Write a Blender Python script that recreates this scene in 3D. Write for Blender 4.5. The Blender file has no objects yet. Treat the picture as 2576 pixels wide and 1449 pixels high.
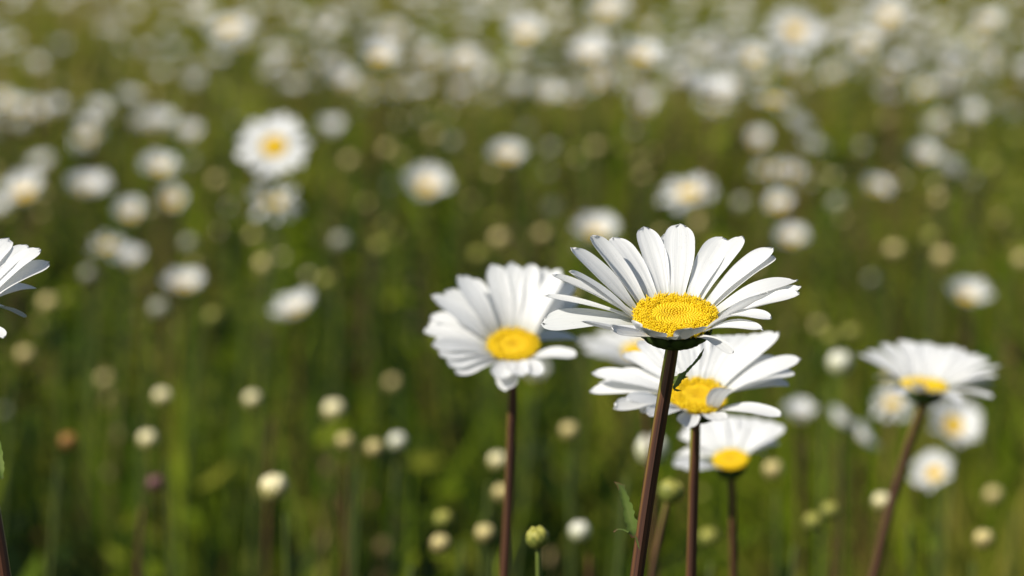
import bpy, math, random
import numpy as np
from mathutils import Vector, Matrix

R = math.radians
rng = np.random.default_rng(7)
random.seed(7)
sc = bpy.context.scene
col = sc.collection

# ------------------------------------------------------------------ camera
CAM = Vector((0.0, 0.0, 0.60))
PITCH = R(6.5)
FOCUS = 0.690
cam_d = bpy.data.cameras.new('camera')
cam_d.sensor_width = 17.3
cam_d.lens = 60
cam_d.clip_start = 0.02
cam_d.clip_end = 3000
cam_d.dof.use_dof = True
cam_d.dof.focus_distance = FOCUS
cam_d.dof.aperture_fstop = 9.3
cam = bpy.data.objects.new('camera', cam_d)
cam.location = CAM
cam.rotation_euler = (R(90) - PITCH, 0, 0)
col.objects.link(cam)
sc.camera = cam
FWD = Vector((0, math.cos(PITCH), -math.sin(PITCH)))
UPC = Vector((0, math.sin(PITCH), math.cos(PITCH)))
RGT = Vector((1, 0, 0))
K = 17.3 / 60 / 2576.0            # metres per (2576-wide) pixel per metre of depth

# ------------------------------------------------------------------ light
SUN_AZ, SUN_EL = R(52), R(39)     # azimuth: to the left of straight behind the camera
to_sun = Vector((-math.sin(SUN_AZ) * math.cos(SUN_EL), -math.cos(SUN_AZ) * math.cos(SUN_EL), math.sin(SUN_EL)))
w = bpy.data.worlds.new('World')
sc.world = w
w.use_nodes = True
nt = w.node_tree
sky = nt.nodes.new('ShaderNodeTexSky')
sky.sky_type = 'NISHITA'
sky.sun_disc = False
sky.sun_elevation = SUN_EL
sky.sun_rotation = math.atan2(to_sun.x, to_sun.y)
nt.links.new(sky.outputs[0], nt.nodes['Background'].inputs[0])
nt.nodes['Background'].inputs[1].default_value = 0.075
sun_d = bpy.data.lights.new('sun', 'SUN')
sun_d.energy = 4.3
sun_d.angle = R(0.5)
sun_d.color = (1.0, 0.945, 0.85)
sun = bpy.data.objects.new('sun', sun_d)
sun.rotation_euler = to_sun.to_track_quat('Z', 'Y').to_euler()
sun.location = (-3, -3, 5)
col.objects.link(sun)
sc.view_settings.view_transform = 'Standard'
sc.view_settings.look = 'None'
sc.view_settings.gamma = 1
sc.view_settings.exposure = 0.32

# ------------------------------------------------------------------ helpers
def at(x, y, d):
    """point seen at pixel (x, y) of a 2576 x 1449 picture, d metres along the view axis"""
    d = float(d)
    return CAM + d * (FWD + RGT * ((x - 1288) * K) - UPC * ((y - 724.5) * K))

def tag(o, label=None, cat=None, group=None, kind=None):
    if label: o['label'] = label
    if cat: o['category'] = cat
    if group: o['group'] = group
    if kind: o['kind'] = kind
    return o

def empty(name, loc):
    o = bpy.data.objects.new(name, None)
    o.empty_display_size = 0.02
    o.location = loc
    col.objects.link(o)
    return o

class MB:
    """collects vertices and faces (with uv and a per-vertex tone) for ONE mesh"""
    def __init__(s):
        s.v, s.f, s.uv, s.tone = [], [], [], []
        s.n = 0
    def add(s, v, f, uv=None, tone=0.5):
        v = np.asarray(v, float)
        s.v.append(v)
        f = [tuple(i + s.n for i in q) for q in f]
        s.f.extend(f)
        s.uv.append(np.zeros((len(v), 2)) if uv is None else np.asarray(uv, float))
        s.tone.append(np.full(len(v), tone) if np.isscalar(tone) else np.asarray(tone, float))
        s.n += len(v)
    def mesh(s, name, mat, smooth=True, origin=None):
        v = np.concatenate(s.v)
        if origin is not None:
            v = v - np.array(origin)
        return mesh_np(name, v, s.f, np.concatenate(s.uv), np.concatenate(s.tone), mat, smooth)
    def build(s, name, mat, parent=None, smooth=True, origin=None):
        o = bpy.data.objects.new(name, s.mesh(name, mat, smooth, origin))
        col.objects.link(o)
        o.parent = parent
        return o

def mesh_np(name, v, f, uv, tone, mat, smooth=True):
    me = bpy.data.meshes.new(name)
    me.from_pydata(v.tolist(), [], f if isinstance(f, list) else f.tolist())
    li = np.empty(len(me.loops), np.int32)
    me.loops.foreach_get('vertex_index', li)
    l = me.uv_layers.new(name='UVMap')
    l.data.foreach_set('uv', uv[li].astype(np.float32).ravel())
    a = me.attributes.new('tone', 'FLOAT', 'POINT')
    a.data.foreach_set('value', tone.astype(np.float32))
    if smooth:
        me.polygons.foreach_set('use_smooth', np.ones(len(me.polygons), bool))
    if mat: me.materials.append(mat)
    me.update()
    return me

# ------------------------------------------------------------------ materials
def new_mat(name):
    m = bpy.data.materials.new(name)
    m.use_nodes = True
    n = m.node_tree.nodes
    for x in list(n): n.remove(x)
    out = n.new('ShaderNodeOutputMaterial')
    return m, n, m.node_tree.links, out

def ramp(n, stops):
    r = n.new('ShaderNodeValToRGB')
    e = r.color_ramp.elements
    while len(e) < len(stops): e.new(0.5)
    for k, (p, c) in enumerate(stops):
        e[k].position = p
        e[k].color = (*c, 1)
    return r

def leafy(name, stops, rough=0.5, trans=0.3, src='tone', noise=0.0, spec=0.3, bump=None, tint=(1, 1, 1)):
    """diffuse + translucent plant surface coloured through a ramp"""
    m, n, L, out = new_mat(name)
    a = n.new('ShaderNodeAttribute'); a.attribute_name = 'tone'
    fac = a.outputs['Fac']
    if noise:
        tc = n.new('ShaderNodeTexCoord')
        nz = n.new('ShaderNodeTexNoise'); nz.inputs['Scale'].default_value = noise; nz.inputs['Detail'].default_value = 4
        L.new(tc.outputs['Object'], nz.inputs['Vector'])
        mx = n.new('ShaderNodeMath'); mx.operation = 'MULTIPLY_ADD'
        L.new(nz.outputs['Fac'], mx.inputs[0]); mx.inputs[1].default_value = 0.5
        sb = n.new('ShaderNodeMath'); sb.operation = 'SUBTRACT'; sb.inputs[1].default_value = 0.25
        L.new(fac, sb.inputs[0]); L.new(sb.outputs[0], mx.inputs[2])
        fac = mx.outputs[0]
    r = ramp(n, stops)
    L.new(fac, r.inputs[0])
    p = n.new('ShaderNodeBsdfPrincipled')
    p.inputs['Roughness'].default_value = rough
    p.inputs['Specular IOR Level'].default_value = spec
    L.new(r.outputs[0], p.inputs['Base Color'])
    sh = p.outputs[0]
    if trans:
        t = n.new('ShaderNodeBsdfTranslucent')
        L.new(r.outputs[0], t.inputs['Color'])
        mix = n.new('ShaderNodeMixShader'); mix.inputs[0].default_value = trans
        L.new(p.outputs[0], mix.inputs[1]); L.new(t.outputs[0], mix.inputs[2])
        sh = mix.outputs[0]
    L.new(sh, out.inputs[0])
    return m

def petal_mat(name, speck=0.0, base=(0.83, 0.835, 0.82), trans=0.26):
    m, n, L, out = new_mat(name)
    uv = n.new('ShaderNodeUVMap'); uv.uv_map = 'UVMap'
    sep = n.new('ShaderNodeSeparateXYZ'); L.new(uv.outputs[0], sep.inputs[0])
    # fine lengthwise veins
    mp = n.new('ShaderNodeMapping'); mp.inputs['Scale'].default_value = (26, 1.4, 1)
    L.new(uv.outputs[0], mp.inputs['Vector'])
    nz = n.new('ShaderNodeTexNoise'); nz.inputs['Scale'].default_value = 1.0; nz.inputs['Detail'].default_value = 3
    L.new(mp.outputs[0], nz.inputs['Vector'])
    bp = n.new('ShaderNodeBump'); bp.inputs['Strength'].default_value = 0.5; bp.inputs['Distance'].default_value = 0.00016
    L.new(nz.outputs['Fac'], bp.inputs['Height'])
    # greenish grey claw at the base of each petal
    g = ramp(n, [(0.0, (0.50, 0.52, 0.36)), (0.10, (0.72, 0.73, 0.66)), (0.24, base), (1.0, base)])
    L.new(sep.outputs['Y'], g.inputs[0])
    colr = g.outputs[0]
    vr = ramp(n, [(0.30, (0.93, 0.94, 0.95)), (0.55, (1, 1, 1))])
    L.new(nz.outputs['Fac'], vr.inputs[0])
    mv = n.new('ShaderNodeMixRGB'); mv.blend_type = 'MULTIPLY'; mv.inputs[0].default_value = 1
    L.new(colr, mv.inputs[1]); L.new(vr.outputs[0], mv.inputs[2])
    colr = mv.outputs[0]
    if speck:
        tc = n.new('ShaderNodeTexCoord')
        vo = n.new('ShaderNodeTexVoronoi'); vo.inputs['Scale'].default_value = 2300
        L.new(tc.outputs['Object'], vo.inputs['Vector'])
        n2 = n.new('ShaderNodeTexNoise'); n2.inputs['Scale'].default_value = 330
        L.new(tc.outputs['Object'], n2.inputs['Vector'])
        th = n.new('ShaderNodeMath'); th.operation = 'MULTIPLY_ADD'; th.inputs[1].default_value = 0.9; th.inputs[2].default_value = -0.38
        L.new(n2.outputs['Fac'], th.inputs[0])
        lt = n.new('ShaderNodeMath'); lt.operation = 'LESS_THAN'
        L.new(vo.outputs['Distance'], lt.inputs[0]); L.new(th.outputs[0], lt.inputs[1])
        ms = n.new('ShaderNodeMath'); ms.operation = 'MULTIPLY'; ms.inputs[1].default_value = speck
        L.new(lt.outputs[0], ms.inputs[0])
        mk = n.new('ShaderNodeMixRGB'); L.new(ms.outputs[0], mk.inputs[0])
        L.new(colr, mk.inputs[1]); mk.inputs[2].default_value = (0.09, 0.08, 0.07, 1)
        colr = mk.outputs[0]
    p = n.new('ShaderNodeBsdfPrincipled')
    p.inputs['Roughness'].default_value = 0.55
    p.inputs['Specular IOR Level'].default_value = 0.25
    L.new(colr, p.inputs['Base Color']); L.new(bp.outputs[0], p.inputs['Normal'])
    t = n.new('ShaderNodeBsdfTranslucent'); L.new(colr, t.inputs['Color'])
    mix = n.new('ShaderNodeMixShader'); mix.inputs[0].default_value = trans
    L.new(p.outputs[0], mix.inputs[1]); L.new(t.outputs[0], mix.inputs[2])
    L.new(mix.outputs[0], out.inputs[0])
    return m

def stem_mat(name, stops):
    """stem: lengthwise coloured ribs, greener right under the head (uv: u round, v 0..1 from the head down)"""
    m, n, L, out = new_mat(name)
    uv = n.new('ShaderNodeUVMap'); uv.uv_map = 'UVMap'
    mp = n.new('ShaderNodeMapping'); mp.inputs['Scale'].default_value = (11, 2.2, 1)
    L.new(uv.outputs[0], mp.inputs['Vector'])
    nz = n.new('ShaderNodeTexNoise'); nz.inputs['Scale'].default_value = 1; nz.inputs['Detail'].default_value = 5
    L.new(mp.outputs[0], nz.inputs['Vector'])
    sep = n.new('ShaderNodeSeparateXYZ'); L.new(uv.outputs[0], sep.inputs[0])
    mr = n.new('ShaderNodeMapRange'); mr.inputs['From Min'].default_value = 0.0; mr.inputs['From Max'].default_value = 0.07
    mr.inputs['To Min'].default_value = 0.10; mr.inputs['To Max'].default_value = 0.0
    L.new(sep.outputs['Y'], mr.inputs['Value'])
    ad = n.new('ShaderNodeMath'); L.new(nz.outputs['Fac'], ad.inputs[0]); L.new(mr.outputs[0], ad.inputs[1])
    r = ramp(n, stops); L.new(ad.outputs[0], r.inputs[0])
    p = n.new('ShaderNodeBsdfPrincipled'); p.inputs['Roughness'].default_value = 0.42
    p.inputs['Specular IOR Level'].default_value = 0.45
    L.new(r.outputs[0], p.inputs['Base Color'])
    bp = n.new('ShaderNodeBump'); bp.inputs['Strength'].default_value = 0.3; bp.inputs['Distance'].default_value = 0.0002
    L.new(nz.outputs['Fac'], bp.inputs['Height']); L.new(bp.outputs[0], p.inputs['Normal'])
    L.new(p.outputs[0], out.inputs[0])
    return m

M = {}
M['petal'] = petal_mat('petal_white', speck=0.18, base=(0.86, 0.86, 0.845), trans=0.34)
M['petal_speck'] = petal_mat('petal_white_speckled', speck=0.85, base=(0.74, 0.745, 0.73), trans=0.16)  # specks are real; the greyer base paints in shade on the front undersides
M['petal_thin'] = petal_mat('petal_white_thin', speck=0.25, base=(0.80, 0.81, 0.79), trans=0.34)
M['floret'] = leafy('floret_yellow', [(0.0, (0.72, 0.42, 0.004)), (0.35, (0.88, 0.60, 0.006)), (1.0, (0.95, 0.72, 0.012))], rough=0.45, trans=0.12, spec=0.35)
M['calyx'] = leafy('calyx_green', [(0.0, (0.015, 0.012, 0.008)), (0.35, (0.05, 0.085, 0.02)), (1.0, (0.11, 0.16, 0.035))], trans=0.1)
M['leaf'] = leafy('leaf_green', [(0.0, (0.18, 0.06, 0.04)), (0.28, (0.09, 0.13, 0.03)), (0.6, (0.15, 0.22, 0.04)), (1.0, (0.26, 0.32, 0.09))], trans=0.25, noise=260)
M['stem'] = stem_mat('stem_red_brown', [(0.36, (0.024, 0.010, 0.008)), (0.48, (0.075, 0.028, 0.014)), (0.58, (0.135, 0.062, 0.020)), (0.66, (0.22, 0.25, 0.02))])
M['stem_green'] = stem_mat('stem_green', [(0.28, (0.05, 0.035, 0.015)), (0.42, (0.045, 0.065, 0.012)), (0.6, (0.09, 0.12, 0.02)), (0.75, (0.17, 0.21, 0.035))])
M['grass'] = leafy('grass_blades', [(0.0, (0.004, 0.010, 0.004)), (0.16, (0.008, 0.022, 0.005)), (0.36, (0.036, 0.078, 0.006)), (0.62, (0.215, 0.290, 0.008)), (0.82, (0.30, 0.225, 0.055)), (1.0, (0.30, 0.18, 0.07))], rough=0.6, trans=0.40, spec=0.1)  # darkest stops also hold the shade deep in the sward
M['dry'] = leafy('dry_stalks', [(0.0, (0.10, 0.050, 0.028)), (0.5, (0.21, 0.125, 0.055)), (1.0, (0.52, 0.42, 0.22))], rough=0.7, trans=0.15, spec=0.1)
BUDCOL = {
    'cream': [(0.0, (0.12, 0.14, 0.03)), (0.28, (0.30, 0.29, 0.08)), (0.5, (0.74, 0.62, 0.30)), (1.0, (0.84, 0.76, 0.46))],
    'tan': [(0.0, (0.13, 0.12, 0.03)), (0.3, (0.28, 0.23, 0.09)), (0.6, (0.56, 0.46, 0.17)), (1.0, (0.66, 0.55, 0.24))],
    'olive': [(0.0, (0.08, 0.11, 0.02)), (0.4, (0.19, 0.21, 0.04)), (1.0, (0.36, 0.34, 0.07))],
    'white': [(0.0, (0.14, 0.17, 0.05)), (0.25, (0.45, 0.46, 0.24)), (0.5, (0.76, 0.76, 0.58)), (1.0, (0.82, 0.80, 0.66))],
    'grey': [(0.0, (0.12, 0.13, 0.06)), (0.4, (0.28, 0.28, 0.19)), (1.0, (0.42, 0.42, 0.33))],
    'orange': [(0.0, (0.10, 0.08, 0.02)), (0.4, (0.22, 0.11, 0.03)), (1.0, (0.32, 0.16, 0.03))],
    'pink': [(0.0, (0.06, 0.07, 0.03)), (0.4, (0.12, 0.055, 0.045)), (1.0, (0.17, 0.075, 0.07))],
}
for k, s in BUDCOL.items():
    M['bud_' + k] = leafy('bud_' + k, s, rough=0.5, trans=0.1, spec=0.3)

# ------------------------------------------------------------------ plant pieces
def frame_for(n):
    n = n.normalized()
    a = Vector((0, 0, 1)) if abs(n.z) < 0.9 else Vector((1, 0, 0))
    x = a.cross(n).normalized()
    return x, n.cross(x).normalized(), n

def petal(mb, B, T, n, W, bend=0.07, cup=0.25, twist=0.0, ns=18, nu=9, seed=0, groove=0.05, tipcurl=0.0, teeth=True, notch=0.0):
    """one ray petal from base B to tip T; n is the flower's axis, W the full width, all in metres"""
    r = random.Random(seed)
    B = np.array(B, float); T = np.array(T, float); n = np.array(n, float)
    d = T - B; Ln = np.linalg.norm(d); dn = d / Ln
    up = n - dn * (n @ dn); up /= np.linalg.norm(up)
    sd = np.cross(dn, up)
    P1 = B + d * 0.5 + up * (2 * bend * Ln) + sd * (r.uniform(-0.04, 0.04) * Ln)
    ph1, ph2 = r.uniform(0, 6.28), r.uniform(0, 6.28)
    s = np.linspace(0, 1, ns)
    t = np.sin(s * math.pi / 2) * 0.55 + s * 0.45
    t /= t[-1]
    us = np.linspace(-1, 1, nu)
    toff = [r.uniform(-1, 1) for _ in range(3)]
    V, UV = [], []
    for ti in t:
        c = (1 - ti) ** 2 * B + 2 * ti * (1 - ti) * P1 + ti ** 2 * T
        tg = 2 * (1 - ti) * (P1 - B) + 2 * ti * (T - P1); tg /= np.linalg.norm(tg)
        N = n - tg * (n @ tg); N /= np.linalg.norm(N)
        S = np.cross(tg, N)
        th = twist * (0.35 + 0.65 * ti)
        N, S = N * math.cos(th) - S * math.sin(th) * 1, S * math.cos(th) + N * math.sin(th)
        x = min(ti / 0.62, 1.0); x = x * x * (3 - 2 * x)
        f = 0.47 + 0.53 * x
        if ti > 0.74:
            q = (ti - 0.74) / 0.26
            f *= math.sqrt(max(0.0, 1 - q ** 2.4)) * 0.93 + 0.07
        hw = 0.5 * W * f
        cc = cup * (1 - 0.35 * ti)
        for u in us:
            g = -groove * W * (0.5 + 0.5 * math.cos(u * 3 * math.pi)) * math.sin(math.pi * min(1, ti * 1.05)) ** 0.5
            wav = 0.018 * W * math.sin(5 * ti + ph1 + 1.5 * u) + 0.03 * W * u * math.sin(7 * ti + ph2)
            p = c + S * (u * hw) + N * (cc * hw * (u * u - 0.3) + g + wav - tipcurl * Ln * max(0, ti - 0.7) ** 2 * 6)
            if teeth and ti > 0.7:
                k = (ti - 0.7) / 0.3
                p = p - tg * (Ln * k * (0.018 * (1 - math.cos(u * 2.6 * math.pi + toff[0])) + 0.02 * toff[1] * u + notch * math.exp(-(u * 4) ** 2)))
            V.append(p); UV.append((u * 0.5 + 0.5, ti))
    F = []
    for i in range(ns - 1):
        for j in range(nu - 1):
            a = i * nu + j
            F.append((a, a + 1, a + nu + 1, a + nu))
    mb.add(V, F, UV)

def ico(level):
    import bmesh
    b = bmesh.new(); bmesh.ops.create_icosphere(b, subdivisions=level, radius=1)
    b.verts.ensure_lookup_table()
    v = np.array([x.co[:] for x in b.verts]); f = [tuple(x.index for x in q.verts) for q in b.faces]
    b.free()
    return v, f
ICO1, ICO2 = ico(1), ico(2)

def disc(mb, C, n, Rd, N=420, seed=0, dome=0.17, detail=True):
    """domed disc of florets set in a sunflower spiral, on a solid dome"""
    r = random.Random(seed)
    X, Y, Z = [np.array(q) for q in frame_for(n)]
    C = np.array(C, float)
    prof = lambda q: dome * Rd * (1 - q ** 2.6) - 0.09 * Rd * math.exp(-(q / 0.32) ** 2)
    # solid dome
    V, F = [], []
    nr, na = 9, 28
    for i in range(nr + 1):
        q = i / nr
        for j in range(na):
            a = 2 * math.pi * j / na
            V.append(C + Rd * 0.97 * q * (X * math.cos(a) + Y * math.sin(a)) + Z * (prof(q) - 0.02 * Rd))
    for j in range(na):
        a = 2 * math.pi * j / na
        V.append(C + Rd * 0.7 * (X * math.cos(a) + Y * math.sin(a)) - Z * Rd * 0.22)
    for i in range(nr + 1):
        for j in range(na):
            F.append((i * na + j, i * na + (j + 1) % na, (i + 1) * na + (j + 1) % na, (i + 1) * na + j))
    mb.add(V, F, tone=0.38)
    v1, f1 = ICO1 if detail else ICO1
    sp = Rd * math.sqrt(math.pi / N)
    for i in range(N):
        q = math.sqrt((i + 0.5) / N)
        a = i * 2.399963
        out = X * math.cos(a) + Y * math.sin(a)
        slope = dome * 2.6 * q ** 1.6
        nn = Z + out * slope * 0.7; nn /= np.linalg.norm(nn)
        s1 = np.cross(nn, out + 1e-6); s1 /= np.linalg.norm(s1); s2 = np.cross(nn, s1)
        op = max(0, (q - 0.60) / 0.40)                                # open florets near the rim
        rad = sp * (0.66 + 0.02 * op) * (1 if q > 0.3 else 0.92)
        h = sp * (0.45 + (0.8 + r.uniform(-0.3, 0.7)) * min(1, op * 2.2))
        if op: nn = nn + np.array([r.uniform(-1, 1) for _ in range(3)]) * 0.28
        c = C + out * Rd * q * (1.0 + 0.03 * op) + Z * prof(q)
        v = v1.copy()
        P = c + (v[:, :1] * s1 + v[:, 1:2] * s2) * rad * (1 - 0.25 * min(1, op * 3)) + (v[:, 2:] * 0.8 + 0.25) * nn * h
        tone = 0.12 + 0.5 * min(q, 0.8) + r.uniform(-0.1, 0.12) + 0.22 * min(1, op * 3)
        mb.add(P, f1, tone=tone)
        if detail and op > 0.02:
            tip = c + nn * h * 0.95
            for k in range(4):                                          # little lobes and styles
                b = k * 1.57 + r.uniform(0, 1)
                e = tip + (s1 * math.cos(b) + s2 * math.sin(b)) * rad * 0.85 + nn * rad * r.uniform(-0.1, 0.5)
                P = e + v * rad * 0.40
                mb.add(P, f1, tone=min(1, tone + r.uniform(-0.1, 0.2)))
            if r.random() < 0.55:
                P = tip + nn * rad * 0.9 + (v[:, :1] * s1 + v[:, 1:2] * s2) * rad * 0.26 + v[:, 2:] * nn * rad * 0.95
                mb.add(P, f1, tone=0.6)

def calyx(mb, C, n, Rc, depth, rows=3, per=16, seed=0):
    """green bowl under the head with overlapping dark-edged bracts"""
    r = random.Random(seed)
    X, Y, Z = [np.array(q) for q in frame_for(n)]
    C = np.array(C, float)
    pr = lambda q: (Rc * (0.20 + 0.80 * math.sin(q * math.pi / 2) ** 0.8), -depth * (1 - q ** 1.6))
    V, F = [], []
    nr, na = 7, 24
    for i in range(nr + 1):
        rr, zz = pr(i / nr)
        for j in range(na):
            a = 2 * math.pi * j / na
            V.append(C + rr * 0.96 * (X * math.cos(a) + Y * math.sin(a)) + Z * zz)
    for i in range(nr):
        for j in range(na):
            F.append((i * na + j, i * na + (j + 1) % na, (i + 1) * na + (j + 1) % na, (i + 1) * na + j))
    mb.add(V, F, tone=0.3)
    for k in range(rows):
        for j in range(per):
            a0 = 2 * math.pi * (j + 0.5 * k + r.uniform(-0.15, 0.15)) / per
            q0, q1 = 0.12 + 0.26 * k, 0.48 + 0.26 * k + r.uniform(-.04, .04)
            V, T = [], []
            for i in range(5):
                q = q0 + (q1 - q0) * i / 4
                rr, zz = pr(min(q, 1.0))
                if q > 1: zz += (q - 1) * depth * 0.6; rr *= 1.0 + 0.1 * (q - 1)
                wd = [0.8, 1.0, 0.95, 0.7, 0.12][i] * 2 * math.pi / per * 0.62
                for u in (-1, 0, 1):
                    a = a0 + u * wd
                    o = X * math.cos(a) + Y * math.sin(a)
                    V.append(C + o * (rr + Rc * (0.035 + 0.03 * (u == 0))) + Z * (zz - 0.02 * depth))
                    T.append(0.55 if u == 0 else 0.12)
                if i == 4: T[-3:] = [0.0, 0.05, 0.0]
            F = []
            for i in range(4):
                for u in range(2):
                    b = i * 3 + u
                    F.append((b, b + 1, b + 4, b + 3))
            mb.add(V, F, tone=T)

def tube(mb, pts, rads, sides=18, ribs=6, amp=0.07, tone=0.5):
    """ribbed tube along pts (first point = the head end)"""
    P = np.array([tuple(p) for p in pts], float)
    # even resample along the chord, then smoothed
    ch = np.concatenate([[0], np.cumsum(np.linalg.norm(np.diff(P, axis=0), axis=1))])
    m = max(8, min(70, int(len(P) * 10)))
    xs = ch[-1] * np.linspace(0, 1, m)
    Q = np.stack([np.interp(xs, ch, P[:, k]) for k in range(3)], 1)
    RR = np.interp(xs, ch, rads)
    for _ in range(m // 2):
        Q[1:-1] = (Q[:-2] + 2 * Q[1:-1] + Q[2:]) / 4
    dist = np.concatenate([[0], np.cumsum(np.linalg.norm(np.diff(Q, axis=0), axis=1))])
    V, UV, F = [], [], []
    ref = np.array((0.0, -1.0, 0.0))
    for i, q in enumerate(Q):
        tg = Q[min(i + 1, len(Q) - 1)] - Q[max(i - 1, 0)]; tg /= np.linalg.norm(tg)
        a = ref - tg * (ref @ tg); a /= np.linalg.norm(a); b = np.cross(tg, a)
        for j in range(sides + 1):
            th = 2 * math.pi * j / sides
            rr = RR[i] * (1 + amp * math.cos(ribs * th))
            V.append(q + rr * (a * math.cos(th) + b * math.sin(th)))
            UV.append((j / sides, dist[i] / 0.25))
    s1 = sides + 1
    for i in range(len(Q) - 1):
        for j in range(sides):
            F.append((i * s1 + j, i * s1 + j + 1, (i + 1) * s1 + j + 1, (i + 1) * s1 + j))
    mb.add(V, F, UV, tone)

def ribbon(mb, pts, lw, rw, face, tones=None, fold=0.35, m=4):
    """leaf blade along pts; lw / rw half widths to either side; face = direction it faces"""
    P = np.array([tuple(p) for p in pts], float)
    n = len(P)
    xs = np.linspace(0, n - 1, (n - 1) * m + 1)
    C = np.stack([np.interp(xs, range(n), P[:, k]) for k in range(3)], 1)
    for _ in range(2):
        C[1:-1] = (C[:-2] + 2 * C[1:-1] + C[2:]) / 4
    l = np.interp(xs, range(n), lw); r_ = np.interp(xs, range(n), rw)
    tn = np.interp(xs, range(n), tones if tones is not None else [0.6] * n)
    jag = np.array([1 + 0.20 * math.sin(2.3 * i) + 0.12 * math.sin(5.1 * i + 1) for i in range(len(xs))])
    l = l * jag; r_ = r_ * jag[::-1]
    fc = np.array(face, float)
    V, T, F = [], [], []
    for i, c in enumerate(C):
        tg = C[min(i + 1, len(C) - 1)] - C[max(i - 1, 0)]; tg /= np.linalg.norm(tg)
        S = np.cross(tg, fc); S /= np.linalg.norm(S); N = np.cross(S, tg)
        V += [c + S * l[i] + N * l[i] * fold, c, c - S * r_[i] + N * r_[i] * fold]
        T += [tn[i] - 0.12, tn[i] + 0.1, tn[i] - 0.12]
    for i in range(len(C) - 1):
        for u in (0, 1):
            a = i * 3 + u
            F.append((a, a + 1, a + 4, a + 3))
    mb.add(V, F, tone=T)

# ------------------------------------------------------------------ near flowers (built petal by petal)
def near_daisy(px, py, D, Rd, elev, roll, tips, stem_px, label, defaultL=0.017, W=0.0040, group='white daisies',
               seed=0, depth=0.0045, stem_r=0.00135, N=300, detail=True, yaw=0.0, name='oxeye_daisy', stem_mat_='stem'):
    C = at(px, py, D)
    e = R(elev)
    n = UPC * math.cos(e) - FWD * math.sin(e)
    n = (Matrix.Rotation(R(yaw), 3, UPC) @ n)
    n = (Matrix.Rotation(R(roll), 3, FWD) @ n).normalized()
    path = [at(x, y, D + 0.0035 + (i + 1) * 0.0015) for i, (x, y) in enumerate(stem_px)]
    s0 = C - n * depth * 0.8
    last = path[-1]
    slope = (path[-1] - path[-2]) if len(path) > 1 else Vector((0, 0, -0.05))
    sx = slope.x / max(abs(slope.z), 1e-4)
    g1 = Vector((last.x + sx * 0.5 * last.z * 0.6, last.y + 0.004, last.z * 0.5))
    base = Vector((g1.x + sx * 0.12 * last.z, g1.y, -0.004))
    root = empty(name, (base.x, base.y, 0))
    tag(root, label, 'daisy', group)
    O = root.location
    k = MB(); tube(k, [s0, s0 - n * 0.003 * 0.5 + (path[0] - s0) * 0.25] + path + [g1, base], [stem_r * 0.93] + [stem_r] * (len(path) + 1) + [stem_r * 1.15, stem_r * 1.2], ribs=6)
    st = k.build('stem', M[stem_mat_], root, origin=O)
    k = MB(); disc(k, C, n, Rd, N, seed, detail=detail); k.build('disc', M['floret'], root, origin=O)
    k = MB(); calyx(k, C - n * 0.0004, n, Rd * 0.93, depth, seed=seed); k.build('calyx', M['calyx'], root, origin=O)
    for i, tp in enumerate(tips):
        tp = dict(tp)
        x, y = tp['p']
        L = tp.get('L', defaultL)
        ray = (FWD + RGT * ((x - 1288) * K) - UPC * ((y - 724.5) * K)).normalized()
        rad = Rd + L
        oc = CAM - C
        b = ray.dot(oc); cc = oc.dot(oc) - rad * rad
        h = b * b - cc
        if h > 0:
            side = tp.get('s', 1 if y < py else -1)
            tt = -b + side * math.sqrt(h)
        else:
            tt = -b
        T = CAM + ray * tt
        v = T - C; v = v - n * v.dot(n); v.normalize()
        if 'az' in tp: v = Matrix.Rotation(R(tp['az']), 3, n) @ v
        B = C + v * Rd * 0.88 - n * Rd * 0.10
        k = MB()
        petal(k, B, T, n, tp.get('w', W) * 1.07, bend=tp.get('b', 0.07), cup=tp.get('c', 0.22), twist=R(tp.get('t', 0)), seed=seed * 100 + i,
              tipcurl=tp.get('k', 0.0), notch=tp.get('n', 0.0), groove=tp.get('g', 0.05))
        o = k.build('petal', M[tp.get('m', 'petal')], root, origin=O)
        if 'l' in tp: o['label'] = tp['l']
    return root, st, C, n

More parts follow.
